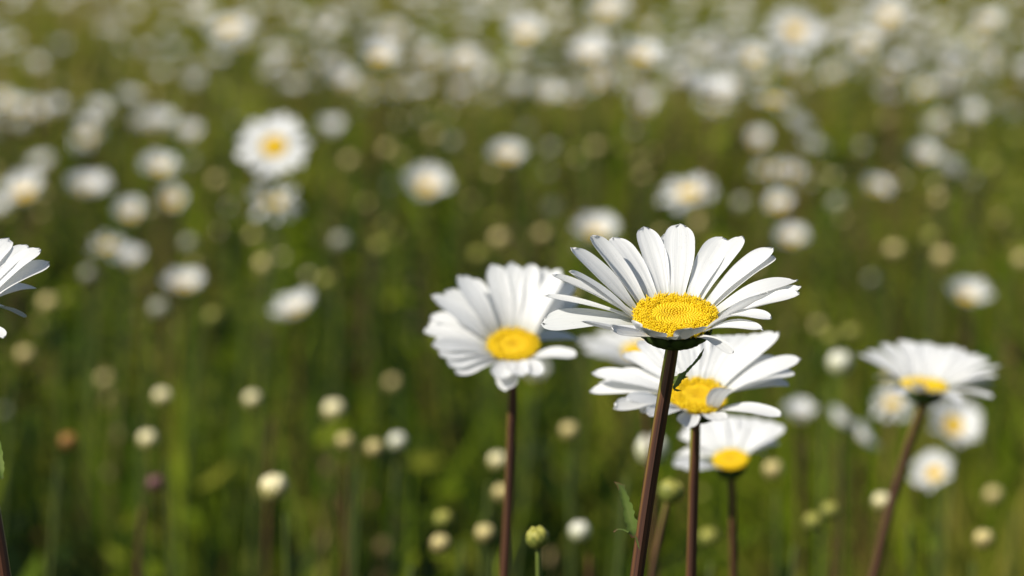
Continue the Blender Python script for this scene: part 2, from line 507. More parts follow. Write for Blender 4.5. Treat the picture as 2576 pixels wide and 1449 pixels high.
def z1(x, y): return (1328.25 + x * 0.28702, 536.7 + y * 0.28704)
def z2(x, y): return (1475.8 + x * 0.44453, 805 + y * 0.44443)
def z3(x, y): return (1006.2 + x * 0.5833, 603.7 + y * 0.5833)
def z7(x, y): return (2012.5 + x * 0.49086, 737.9 + y * 0.49073)
mm = 0.001
SP = 'petal_speck'
hero_tips = [
    dict(p=z1(372, 298), w=4.6*mm, t=0, L=16.6*mm, c=0.5, b=0.04),
    dict(p=z1(548, 190), w=4.6*mm, t=-6, L=15.8*mm, c=0.65, b=0.03),
    dict(p=z1(745, 208), w=4.4*mm, t=-5, L=17.5*mm, b=0.10, c=0.2),
    dict(p=z1(1005, 116), w=4.6*mm, L=17.5*mm, b=0.06, n=0.02),
    dict(p=z1(1225, 165), w=4.0*mm, L=18.5*mm, az=2, b=0.04),
    dict(p=z1(1325, 90), w=5.7*mm, L=17.5*mm, b=0.06, c=0.12),
    dict(p=z1(1712, 205), w=5.0*mm, L=17.5*mm, b=0.08, t=4, n=0.03),
    dict(p=z1(1885, 198), w=3.9*mm, L=18*mm, b=0.05, t=4),
    dict(p=z1(2148, 296), w=4.0*mm, L=18*mm, b=0.05),
    dict(p=z1(2165, 372), w=4.9*mm, L=17.5*mm, b=0.05, t=10),
    dict(p=z1(2400, 640), w=3.4*mm, L=17.5*mm, b=0.03, t=0),
    dict(p=z1(2365, 585), w=5.6*mm, L=17.5*mm, b=0.10, t=14),
    dict(p=z1(2105, 690), w=4.6*mm, L=14.5*mm, b=0.02, t=26, s=-1, c=0.3),
    dict(p=z1(2385, 700), w=5.2*mm, L=17*mm, b=0.04, t=10, s=-1),
    dict(p=z1(2130, 930), w=4.4*mm, L=16*mm, b=0.14, t=8, s=-1),
    dict(p=z1(2055, 1025), w=3.4*mm, L=16*mm, b=0.10, t=-4, s=-1),
    dict(p=z1(1795, 1235), w=2.6*mm, L=12*mm, b=0.10, s=-1, c=0.1, l='narrow petal drooping below the head'),
    dict(p=z1(1450, 1005), w=5.8*mm, L=9.5*mm, b=-0.02, t=-8, s=-1, m=SP, c=0.3, l='short grey speckled petal folded up at the front'),
    dict(p=z1(1000, 985), w=6.2*mm, L=10.5*mm, b=-0.02, t=10, s=-1, m=SP, c=0.3, l='short grey speckled petal folded up at the front'),
    dict(p=z1(1215, 1085), w=4.6*mm, L=7.0*mm, b=0.0, t=0, s=-1, m=SP, c=0.2),
    dict(p=z1(742, 1028), w=3.8*mm, L=13.0*mm, b=0.0, t=18, s=-1, m=SP, c=0.3),
    dict(p=z1(465, 948), w=3.0*mm, L=14.5*mm, b=-0.02, t=-18, s=-1, c=0.5),
    dict(p=z1(112, 965), w=6.0*mm, L=18*mm, b=0.05, t=10, s=-1, m='petal_thin', c=0.12, l='broad flat translucent petal'),
    dict(p=z1(135, 718), w=2.6*mm, L=18*mm, b=0.05, t=-10, s=1),
    dict(p=z1(205, 540), w=3.2*mm, L=17.0*mm, b=0.03, t=-10, s=-1, c=0.5),
    dict(p=z1(350, 505), w=3.6*mm, L=16.0*mm, b=0.03, t=-4, s=-1, c=0.6),
]
hero, hero_stem, HC, HN = near_daisy(*z1(1287, 922), 0.690, 7.9*mm, 28, 0, hero_tips,
    [(1683, 900), (1668, 985), (1640, 1145), (1614, 1300), (1590, 1452)],
    'largest white daisy, fully sharp, with a brown stem carrying two small leaves', seed=1, N=640, stem_r=1.4*mm)

def leaf_pts(pts, f, D): return [Vector(at(*f(*p), D)) - hero.location for p in pts]
fa = lambda x, y: (1596.6 + x * 0.1065, 838.5 + y * 0.1065)
fb = lambda x, y: (1529.5 + x * 0.18516, 1180.7 + y * 0.18519)
u1 = 0.1065 * K * 0.69
k = MB()
ribbon(k, leaf_pts([(925, 1330), (990, 1200), (1080, 1060), (1180, 945), (1290, 830), (1400, 720), (1490, 610), (1560, 520), (1640, 350)], fa, 0.6965),
       [8*u1, 60*u1, 75*u1, 45*u1, 32*u1, 28*u1, 42*u1, 38*u1, 2*u1], [20*u1, 95*u1, 130*u1, 38*u1, 36*u1, 30*u1, 32*u1, 36*u1, 2*u1], (-0.2, -1, 0.15),
       [0.5, 0.75, 0.75, 0.6, 0.5, 0.45, 0.35, 0.3, 0.1])
ribbon(k, leaf_pts([(1130, 1060), (1200, 1030), (1268, 1032)], fa, 0.696), [40*u1, 22*u1, 1*u1], [40*u1, 22*u1, 1*u1], (-0.2, -1, 0.15), [0.7, 0.5, 0.2])
ribbon(k, leaf_pts([(940, 1325), (1010, 1350), (1105, 1352)], fa, 0.696), [30*u1, 24*u1, 1*u1], [30*u1, 24*u1, 1*u1], (-0.2, -1, 0.15), [0.5, 0.5, 0.2])
lf = k.build('leaf', M['leaf'], hero)
lf['label'] = 'small toothed green leaf just under the head'
u2 = 0.18516 * K * 0.695
k = MB()
ribbon(k, leaf_pts([(345, 930), (335, 800), (290, 640), (245, 480), (215, 340), (180, 250), (85, 165)], fb, 0.6987),
       [30*u2, 78*u2, 72*u2, 74*u2, 40*u2, 56*u2, 2*u2], [36*u2, 92*u2, 88*u2, 60*u2, 62*u2, 48*u2, 2*u2], (0.3, -1, 0.1),
       [0.05, 0.6, 0.62, 0.6, 0.55, 0.3, 0.05])
ribbon(k, leaf_pts([(280, 850), (210, 818), (130, 806), (75, 850)], fb, 0.698), [14*u2, 12*u2, 12*u2, 8*u2], [14*u2, 12*u2, 12*u2, 8*u2], (0, -1, 0.2), [0.5, 0.4, 0.3, 0.1])
ribbon(k, leaf_pts([(370, 900), (400, 990), (430, 1090)], fb, 0.6984), [16*u2, 16*u2, 6*u2], [16*u2, 16*u2, 6*u2], (0, -1, 0.2), [0.2, 0.3, 0.4])
lf = k.build('leaf', M['leaf'], hero)
lf['label'] = 'upright narrow green leaf with a reddish base and tip low on the stem'

# left neighbour
T2 = [(255,150),(300,165),(400,102),(490,95),(572,100),(640,124),(700,130),(745,180),(765,250),(195,215),(135,240),(130,325),(98,392),(150,430),(170,500),(248,582),(460,650),(520,590),(120,362),(142,462),(210,545),(425,600),(760,505),(770,430),(590,590)]
near_daisy(1292, 872, 0.855, 5.9*mm, 36, 0, [dict(p=z3(*p)) for p in T2], [(1298, 960), (1297, 1040), (1290, 1200), (1282, 1330), (1268, 1452)],
           'white daisy with an oval yellow disc just left of the sharpest daisy', seed=2, defaultL=16.2*mm, W=5.0*mm, stem_r=1.25*mm)
# right behind the hero
T3 = [(150,300),(25,300),(12,408),(150,495),(215,185),(300,120),(390,95),(480,70),(570,60),(650,70),(740,85),(820,85),(905,85),(1000,78),(1085,65),(1100,212),(1215,220),(1145,357),(1098,548),(70,352),(230,460),(350,545),(1170,290)]
L3 = [dict(p=z2(*p)) for p in T3] + [dict(p=z2(790, 385), L=6*mm, t=25, w=5*mm, s=-1), dict(p=z2(755, 572), L=9*mm), dict(p=z2(560, 605), L=10*mm, w=4.5*mm), dict(p=z2(300, 520), L=13*mm)]
near_daisy(*z2(625, 440), 0.775, 6.1*mm, 33, 4, L3, [(1757, 1090), (1752, 1180), (1745, 1320), (1738, 1452)],
           'white daisy crossed by the brown stem of the sharpest daisy', seed=3, defaultL=18.3*mm, W=4.6*mm, stem_r=1.2*mm)
T4 = [(490,825),(510,760),(530,640),(570,600),(640,560),(700,540),(790,545),(870,545),(960,555),(1060,575),(1120,600),(1080,690),(1000,760),(560,850)]
near_daisy(1838, 1158, 0.94, 4.5*mm, 32, -5, [dict(p=z2(*p)) for p in T4], [(1850, 1215), (1853, 1300), (1850, 1452)],
           'small white daisy, lowest of the cluster under the sharpest daisy', seed=4, defaultL=13.9*mm, W=5.0*mm, stem_r=1.1*mm, detail=False)
T5 = [(290,310),(345,290),(420,255),(520,240),(590,255),(640,250),(715,270),(790,270),(860,305),(905,310),(965,335),(1035,372),(1000,470),(985,535),(480,520),(560,245),(680,258),(830,285),(1010,420),(390,430),(430,350),(820,560)]
near_daisy(2326, 972, 1.02, 6.4*mm, 13, 6, [dict(p=z7(*p)) for p in T5] + [dict(p=z7(590, 462), L=4.5*mm, w=5*mm, s=-1), dict(p=z7(690, 505), L=5*mm, w=4*mm, s=-1)], [(2310, 1045), (2290, 1110), (2250, 1220), (2220, 1310), (2185, 1452)],
           'wide white daisy seen almost edge-on at right, leaning on a long brown stem', seed=5, defaultL=15.8*mm, W=4.3*mm, stem_r=1.35*mm, detail=False)
T6 = [(-10,640),(25,600),(70,616),(102,625),(126,660),(86,722),(58,797),(6,850),(-60,600),(-120,590),(-180,620),(-240,680),(-270,760),(-250,850),(-180,890),(-100,900),(-40,880)]
f6, s6, C6, N6 = near_daisy(-128, 800, 0.690, 7.6*mm, 30, 0, [dict(p=p) for p in T6], [(-80, 890), (-40, 1020), (6, 1200), (20, 1320), (32, 1452)],
           'sharp white daisy cut by the left edge, only its right petals showing', seed=6, defaultL=17*mm, W=4.3*mm, stem_r=1.3*mm)
k = MB()
lp = [Vector(at(x, y, 0.689)) - f6.location for x, y in [(4, 1205), (3, 1180), (-1, 1150), (-6, 1110), (-12, 1080)]]
ribbon(k, lp, [1*mm*.3, .6*mm, .7*mm, .5*mm, 0.05*mm], [1*mm*.3, .6*mm, .7*mm, .5*mm, 0.05*mm], (0.2, -1, 0.1), [0.3, 0.8, 0.8, 0.6, 0.3])
k.build('leaf', M['leaf'], f6)
T7 = [(1455, 860), (1470, 885), (1500, 895), (1540, 905), (1500, 840), (1540, 800), (1580, 790), (1620, 800), (1660, 810), (1700, 840), (1720, 880), (1570, 915), (1640, 905), (1690, 905)]
near_daisy(1612, 885, 1.16, 5.6*mm, 28, 0, [dict(p=p) for p in T7], [(1625, 960), (1640, 1100), (1650, 1452)],
           'blurred white daisy squeezed between the two largest daisies, mostly hidden', seed=8, defaultL=13.5*mm, W=4.9*mm, stem_r=1.1*mm, detail=False)

# tiny beetle on the far right rim of the hero's disc
bp_ = at(*z1(1578, 770), 0.6965)
ins = empty('beetle', bp_)
tag(ins, 'tiny brown beetle at the right rim of the sharpest yellow disc', 'beetle')
k = MB(); v, f = ICO2
k.add(v * np.array((0.00030, 0.00052, 0.00026)), f, tone=0.15); k.build('abdomen', M['dry'], ins)
k = MB(); k.add(v * 0.00020 + np.array((0, -0.0006, 0.00005)), f, tone=0.0); k.build('head', M['dry'], ins)
for sx in (-1, 1):
    for j in range(3):
        k = MB(); y0 = -0.0003 + j * 0.0003
        tube(k, [(0.0002 * sx, y0, -0.0001), (0.0005 * sx, y0, 0.0001), (0.0007 * sx, y0 + 0.0001, -0.0004)], [0.00004, 0.00004, 0.00002], sides=6, ribs=0, amp=0)
        k.build('leg', M['dry'], ins)

# ------------------------------------------------------------------ far daisies: prototypes, then copies
def head_meshes(tagname, npet, rise, Lr, Wd, seed, Rd=0.155, lo=False, droop=0.0, curve=0.06):
    """unit head (diameter about 1) with its axis along +Z: petals, disc, calyx meshes"""
    r = random.Random(seed)
    p = MB()
    for i in range(npet):
        a = 2 * math.pi * (i + r.uniform(-0.25, 0.25)) / npet
        L = Lr * r.uniform(0.85, 1.06)
        rs = R(rise + r.uniform(-9, 9) - (droop if r.random() < 0.3 else 0))
        o = np.array((math.cos(a), math.sin(a), 0)); z = np.array((0, 0, 1.0))
        B = o * Rd * 0.88 - z * Rd * 0.1
        T = B + (o * math.cos(rs) + z * math.sin(rs)) * L
        petal(p, B, T, z, Wd * r.uniform(0.8, 1.15), bend=curve, cup=0.2, twist=R(r.uniform(-15, 15)), ns=5 if lo else 8, nu=3 if lo else 5, seed=seed * 50 + i, groove=0.0 if lo else 0.03, teeth=False)
    d = MB()
    if lo:
        v, f = ICO1
        d.add(v * np.array((Rd, Rd, Rd * 0.42)), f, tone=0.55)
    else:
        disc(d, (0, 0, 0), Vector((0, 0, 1)), Rd, 70, seed, detail=False)
    c = MB()
    if not lo:
        calyx(c, (0, 0, -0.01), Vector((0, 0, 1)), Rd * 0.95, Rd * 0.62, rows=2, per=10, seed=seed)
    return p, d, c

PROTO = {}
for nm, args in {
    'open': (20, 37, 0.38, 0.135, 11), 'flat': (19, 14, 0.36, 0.13, 12, 0.16, False, 25), 'cup': (18, 54, 0.39, 0.15, 13),
    'ragged': (17, 30, 0.35, 0.13, 14, 0.155, False, 45), 'shut': (15, 66, 0.36, 0.15, 15), 'back': (19, -12, 0.35, 0.135, 16)}.items():
    p, d, c = head_meshes(nm, *args)
    PROTO[nm] = (p.mesh('petals', M['petal']), d.mesh('disc', M['floret']), c.mesh('calyx', M['calyx']))
STEMS = []
for i in range(4):
    k = MB(); r = random.Random(30 + i)
    b = r.uniform(-0.05, 0.05); b2 = r.uniform(-0.05, 0.05)
    tube(k, [(0, 0, 0.985), (b * .3, b2 * .3, 0.85), (b, b2, 0.5), (b * .6, b2 * .5, 0.2), (0, 0, 0)], [0.0032, 0.0036, 0.0038, 0.004, 0.0042], sides=8, ribs=4, amp=0.06)
    STEMS.append((k.mesh('stem', M['stem']), k.mesh('stem', M['stem_green'])))

def place_daisy(P, dia, kind, tilt, az, label, group, spin, green=False):
    """P = head centre, dia = head diameter, tilt away from vertical towards azimuth az (0 = towards the camera, + = to the right)"""
    n = Vector((math.sin(R(az)) * math.sin(R(tilt)), -math.cos(R(az)) * math.sin(R(tilt)), math.cos(R(tilt))))
    root = empty('meadow_daisy', (P.x, P.y, 0))
    tag(root, label, 'daisy', group)
    x, y, z = frame_for(n)
    rot = Matrix((x, y, z)).transposed() @ Matrix.Rotation(spin, 3, 'Z')
    hm = Matrix.Translation((0, 0, P.z)) @ rot.to_4x4() @ Matrix.Scale(dia, 4)
    for nm, me in zip(('petals', 'disc', 'calyx'), PROTO[kind]):
        o = bpy.data.objects.new(nm, me); col.objects.link(o); o.parent = root; o.matrix_basis = hm
    o = bpy.data.objects.new('stem', STEMS[int(spin * 7) % 4][1 if green else 0]); col.objects.link(o); o.parent = root
    hb = Vector((0, 0, P.z)) - n * dia * 0.10
    sxy = Vector((hb.x, hb.y, 0))
    m = Matrix.Identity(4)
    zc = hb
    m.col[0] = (0.34, 0, 0, 0); m.col[1] = (0, 0.34, 0, 0); m.col[2] = (zc.x, zc.y, zc.z, 0); m.col[3] = (0, 0, 0, 1)
    o.matrix_basis = m
    return root

def depth_for(x, y, wd, want, zlo=0.335, zhi=0.47):
    """depth at which a head of about `want` metres looks wd pixels wide with the lens blur, kept at plausible heights"""
    best = None
    for D in np.linspace(1.0, 11.0, 300):
        P = at(x, y, D)
        if not (zlo <= P.z <= zhi): continue
        blur = 6.0 * 13 * (1 - 0.69 / D)
        dia = max(wd * 1.05 - 0.10 * blur, 12) * D * K
        e = abs(math.log(dia / want))
        if best is None or e < best[0]: best = (e, D, dia)
    if best is None: return 4.0, want
    return best[1], min(max(best[2], 0.020), 0.060)

# (x, y, apparent width, kind, tilt, azimuth, label)
HAND = [
 (690, 370, 186, 'flat', 62, -5, 'large blurred white daisy turned to the viewer with its yellow centre showing, upper left'),
 (690, 512, 145, 'ragged', 30, 10, 'ragged white daisy directly below the large front-facing one at upper left'),
 (1075, 470, 128, 'open', 50, 0, 'round white daisy standing alone left of centre, orange at its lower edge'),
 (62, 488, 128, 'open', 48, -25, 'big blurred daisy at the left edge with a pale yellow centre'),
 (-12, 530, 90, 'open', 30, -25, 'white daisy cut off by the left edge beside the big blurred one'),
 (220, 480, 132, 'open', 30, 12, 'wide white daisy second from the left edge, with an orange lower middle'),
 (403, 316, 88, 'cup', 35, 0, 'white cup-shaped daisy at upper left, higher one of a touching pair'),
 (472, 346, 84, 'cup', 35, 12, 'white cup-shaped daisy at upper left, lower right one of a touching pair'),
 (402, 428, 112, 'open', 35, 5, 'round white daisy directly above a yellower small one at left'),
 (434, 506, 80, 'cup', 55, 0, 'small yellowish daisy with a big orange centre under a round white one'),
 (328, 545, 92, 'cup', 42, -10, 'small daisy with an orange centre and greyish right petals at left'),
 (272, 622, 100, 'ragged', 30, 0, 'upper left one of two overlapping white daisies at left'),
 (325, 662, 92, 'cup', 30, 15, 'lower right one of two overlapping white daisies at left'),
 (463, 722, 116, 'open', 32, -5, 'white daisy with a dark yellow lower rim, beside a grey-green bud at left'),
 (745, 785, 134, 'open', 38, -50, 'half-closed white daisy seen from outside on a brownish stem left of centre'),
 (1275, 396, 104, 'open', 38, 0, 'white daisy standing in open grass above the left end of the sharp cluster'),
 (1733, 488, 152, 'flat', 20, -20, 'wide flat white daisy above the sharpest daisy, tilted up to the right'),
 (1500, 588, 124, 'open', 40, 0, 'white daisy touching the tips of the upper left petals of the sharpest daisy'),
 (1790, 240, 160, 'open', 27, 20, 'broad drooping white daisy with an orange underside, upper right of centre'),
 (1945, 255, 112, 'flat', 15, 40, 'greyish flat daisy touching the right side of a broad drooping one'),
 (1480, 146, 128, 'open', 34, 0, 'wide white daisy with an orange lower centre near the top, right of centre'),
 (955, 150, 116, 'open', 42, 5, 'bright white daisy near the top left of centre with a pale orange lower rim'),
 (865, 214, 82, 'cup', 40, 0, 'small round white daisy below left of a bright one near the top'),
 (1170, 156, 96, 'open', 38, -20, 'oval white daisy near the top, slightly left of the middle of the picture'),
 (575, 72, 118, 'flat', 26, -20, 'brightest white daisy in the upper left corner region, wide and flat'),
 (1320, 92, 122, 'open', 40, -5, 'large pale daisy near the top just right of the middle'),
 (1612, 148, 124, 'open', 40, 10, 'large soft white daisy near the top with a pale centre, above two small ones'),
 (1376, 246, 82, 'cup', 42, 0, 'small white daisy left of a bluish shaded one, upper middle'),
 (1450, 232, 84, 'open', 28, 120, 'bluish shaded daisy right of a small white one, upper middle'),
 (1528, 34, 124, 'open', 35, 0, 'big pale daisy touching the top edge right of the middle'),
 (2000, 78, 140, 'flat', 64, 10, 'largest bright white daisy near the top right'),
 (2055, 95, 84, 'open', 30, 40, 'pale daisy half behind the largest bright one near the top right'),
 (1893, 148, 96, 'open', 42, 0, 'round white daisy left below the largest bright one near the top right'),
 (1985, 175, 84, 'cup', 40, 10, 'small cream daisy directly below the largest bright one near the top right'),
 (1905, 362, 78, 'cup', 45, 0, 'small round daisy with an orange base left of a bluish shaded pair'),
 (2008, 322, 96, 'open', 35, 130, 'bluish shaded daisy, upper one of the shaded pair at right'),
 (2045, 375, 82, 'open', 40, 140, 'bluish shaded daisy, lower one of the shaded pair at right'),
 (1935, 430, 92, 'ragged', 32, 0, 'left one of a cream and grey daisy pair above the sharpest daisy'),
 (1985, 440, 88, 'open', 40, 10, 'right one of a cream and grey daisy pair above the sharpest daisy'),
 (1958, 520, 90, 'open', 40, -25, 'white daisy directly below a cream and grey pair, right of the sharpest one'),
 (1990, 605, 94, 'open', 38, 0, 'soft white daisy just above the right petals of the sharpest one'),
 (2325, 400, 84, 'cup', 42, 0, 'round cream daisy at right with an orange lower rim and a grey one behind it'),
 (2385, 430, 96, 'open', 45, 125, 'bluish grey daisy behind the right side of a round cream one'),
 (2206, 476, 84, 'open', 38, 20, 'white daisy with a fainter grey left side, in the right third above centre'),
 (2434, 752, 128, 'open', 36, 15, 'large white daisy with an orange centre at the right, above the wide edge-on one'),
 (2447, 300, 84, 'cup', 40, 0, 'pale round daisy alone near the right edge'),
 (2013, 1052, 84, 'cup', 30, 0, 'small white daisy just right of the petals of the half-open one'),
 (2112, 1068, 104, 'open', 42, 115, 'upper left one of a greyish white pair below the wide edge-on daisy'),
 (2168, 1108, 104, 'open', 48, 95, 'lower right one of a greyish white pair below the wide edge-on daisy'),
 (2400, 1072, 150, 'open', 66, 8, 'round white daisy facing the viewer under the wide edge-on one'),
 (2352, 1192, 122, 'open', 55, -30, 'white daisy with a yellow-orange left centre, lowest at right'),
 (2245, 1016, 118, 'ragged', 40, -10, 'white daisy hanging behind the left half of the wide edge-on one'),
 (1345, 945, 84, 'shut', 20, 20, 'small white daisy peeping out under the yellow-disced one left of the sharpest'),
 (245, 286, 76, 'cup', 38, 15, 'dull cream daisy at upper left with a grey-green one under its left side'),
 (215, 322, 66, 'cup', 30, 0, 'grey-green daisy under the left side of a dull cream one at upper left'),
 (326, 252, 66, 'cup', 30, 0, 'dull grey daisy above right of a dull cream one at upper left'),
 (140, 276, 66, 'cup', 30, 0, 'dim grey daisy nearest the left edge at upper left'),
 (832, 332, 82, 'cup', 32, 0, 'round pale daisy just right of the large front-facing one'),
 (2235, 45, 118, 'open', 45, 0, 'soft white daisy near the top right with a pale green tint'),
 (2175, 110, 90, 'open', 38, 0, 'pale white daisy left below a greenish soft one near the top right'),
 (2400, 150, 104, 'open', 30, 110, 'bluish daisy near the top right corner'),
 (2250, 165, 96, 'open', 36, 60, 'grey white daisy with an orange spot near the top right'),
 (2485, 60, 90, 'open', 38, 0, 'pale daisy close to the top right corner'),
 (1300, 230, 74, 'cup', 38, 0, 'small cream daisy left of a row of two in the upper middle'),
]
for i, (x, y, wd, kind, tilt, az, lab) in enumerate(HAND):
    big = wd > 125
    tilt = tilt - 11 if tilt < 55 and az < 90 and kind in ('open', 'cup', 'ragged') else tilt - 12 if tilt > 60 else tilt
    D, dia = depth_for(x, y, wd, 0.040 if big else 0.032)
    place_daisy(at(x, y, D), dia * (1.12 if kind in ('cup', 'shut') else 1.0), kind, tilt, az, lab, 'white daisies', random.uniform(0, 6.28), green=random.random() < 0.3)

# scattered daisies that fill the band across the top
def noise2(x, y, s):
    return 0.5 + 0.25 * (math.sin(x * 2.1 * s + 1.3) * math.cos(y * 1.3 * s + 0.4) + math.sin((x * 0.8 + y * 1.1) * s + 2.2))
cand = []
while len(cand) < 1700:
    D = math.sqrt(rng.uniform(4.2 ** 2, 17.5 ** 2)) if rng.random() < 0.75 else rng.uniform(4.0, 14)
    x = rng.uniform(-0.19, 0.19) * D
    if cand and rng.random() < 0.55:
        q = cand[int(rng.integers(len(cand)))]
        D = max(4.0, q[0] + rng.normal(0, 0.14)); x = q[1] + rng.normal(0, 0.10)
    elif rng.random() > noise2(x, D, 1.7) ** 1.8 * 1.7: continue
    z = rng.uniform(0.25, 0.36)
    cand.append((D, x, z))
cand.sort()
n_ind = 300 - len(HAND) - 7
far_pts = []
for i, (D, x, z) in enumerate(cand):
    ang = rng.normal(-32, 42); tilt = abs(rng.normal(22, 12))
    if rng.random() < 0.18: ang += 130
    dia = rng.uniform(0.030, 0.048)
    if i < n_ind:
        place_daisy(Vector((x, D, z)), dia, ['open', 'cup', 'flat', 'ragged', 'open', 'shut'][int(rng.integers(6))], tilt, ang,
                    'small blurred white daisy scattered in the far meadow towards the top', 'scattered far daisies', float(rng.uniform(0, 6.28)), green=rng.random() < 0.75)
    else:
        far_pts.append((Vector((x, D, z)), dia, tilt, ang))

def join_heads(pts):
    protos = [head_meshes('lo', 13, rs, 0.35, 0.19, 60 + i, lo=True) for i, rs in enumerate((18, 35, 25))]
    for which, nm, mat, lab in ((0, 'far_daisies', M['petal'], 'dense mass of distant white daisies'), (1, 'far_daisy_discs', M['floret'], 'yellow centres of the dense mass of distant daisies')):
        mb = MB()
        arr = [(np.concatenate(p[which].v), p[which].f, np.concatenate(p[which].uv)) for p in protos]
        for j, (P, dia, tilt, az) in enumerate(pts):
            n = Vector((math.sin(R(az)) * math.sin(R(tilt)), -math.cos(R(az)) * math.sin(R(tilt)), math.cos(R(tilt))))
            X, Y, Z = [np.array(q) for q in frame_for(n)]
            v, f, uv = arr[j % 3]
            mb.add(np.array(P) + dia * (v[:, :1] * X + v[:, 1:2] * Y + v[:, 2:] * Z), f, uv, 0.55)
        o = mb.build(nm, mat)
        tag(o, lab, 'daisies', kind='stuff')
join_heads(far_pts)

# ------------------------------------------------------------------ buds and spent heads
def bud_mesh(kind, seed, open_=0.0):
    """unit bud (diameter 1), ribbed green cup below, packed petals / dry florets above"""
    r = random.Random(seed)
    mb = MB()
    V, T, F = [], [], []
    nr, na = 12, 20
    for i in range(nr + 1):
        a = -math.pi / 2 + math.pi * i / nr
        for j in range(na):
            b = 2 * math.pi * j / na
            rr = 0.5 * math.cos(a) ** 0.85 if math.cos(a) > 1e-6 else 0.0
            rr *= 1 + 0.05 * math.cos(b * 5 + i * 1.57) + r.uniform(-0.015, 0.015)
            zz = 0.46 * math.sin(a) + (0.05 * math.cos(b * 5) if i > nr - 4 else 0)
            if i >= nr - 1: zz -= 0.07
            V.append((rr * math.cos(b), rr * math.sin(b), zz))
            T.append(min(1, max(0, 0.34 + 0.95 * (zz + 0.30) + 0.12 * math.cos(b * 5 + i * 1.57))))
    for i in range(nr):
        for j in range(na):
            F.append((i * na + j, i * na + (j + 1) % na, (i + 1) * na + (j + 1) % na, (i + 1) * na + j))
    mb.add(V, F, tone=T)
    # bracts hugging the cup
    for k in range(2):
        for j in range(9):
            b = 2 * math.pi * (j + 0.5 * k) / 9
            v = []; t = []
            for i in range(4):
                a = -1.2 + 0.5 * k + 0.42 * i
                rr = 0.525 * math.cos(a) ** 0.85; zz = 0.47 * math.sin(a)
                wd = (0.28, 0.34, 0.26, 0.03)[i]
                for u in (-1, 0, 1):
                    v.append((rr * math.cos(b + u * wd), rr * math.sin(b + u * wd), zz)); t.append(0.2 if u else 0.38)
            f = [(i * 3 + u, i * 3 + u + 1, i * 3 + u + 4, i * 3 + u + 3) for i in range(3) for u in (0, 1)]
            mb.add(v, f, tone=t)
    return mb.mesh('bud_head', M['bud_' + kind])
BUDS = {k: bud_mesh(k, 80 + i) for i, k in enumerate(BUDCOL)}

def place_bud(P, dia, kind, label, group, lean=(0, 0), green=True):
    root = empty('daisy_bud', (P.x - lean[0], P.y - lean[1], 0))
    tag(root, label, 'bud', group)
    o = bpy.data.objects.new('bud_head', BUDS[kind]); col.objects.link(o); o.parent = root
    ax = Vector((lean[0], lean[1] - 0.06, 0.30 + 0.0)).normalized()
    x, y, z = frame_for(ax)
    o.matrix_basis = Matrix.Translation((lean[0], lean[1], P.z)) @ Matrix((x, y, z)).transposed().to_4x4() @ Matrix.Rotation(random.uniform(0, 6), 4, 'Z') @ Matrix.Scale(dia, 4)
    s = bpy.data.objects.new('stem', STEMS[random.randrange(4)][1 if green else 0]); col.objects.link(s); s.parent = root
    m = Matrix.Identity(4)
    m.col[0] = (0.26, 0, 0, 0); m.col[1] = (0, 0.26, 0, 0)
    m.col[2] = (lean[0] - ax.x * dia * 0.3, lean[1] - ax.y * dia * 0.3, P.z - dia * 0.36, 0)
    s.matrix_basis = m
    return root

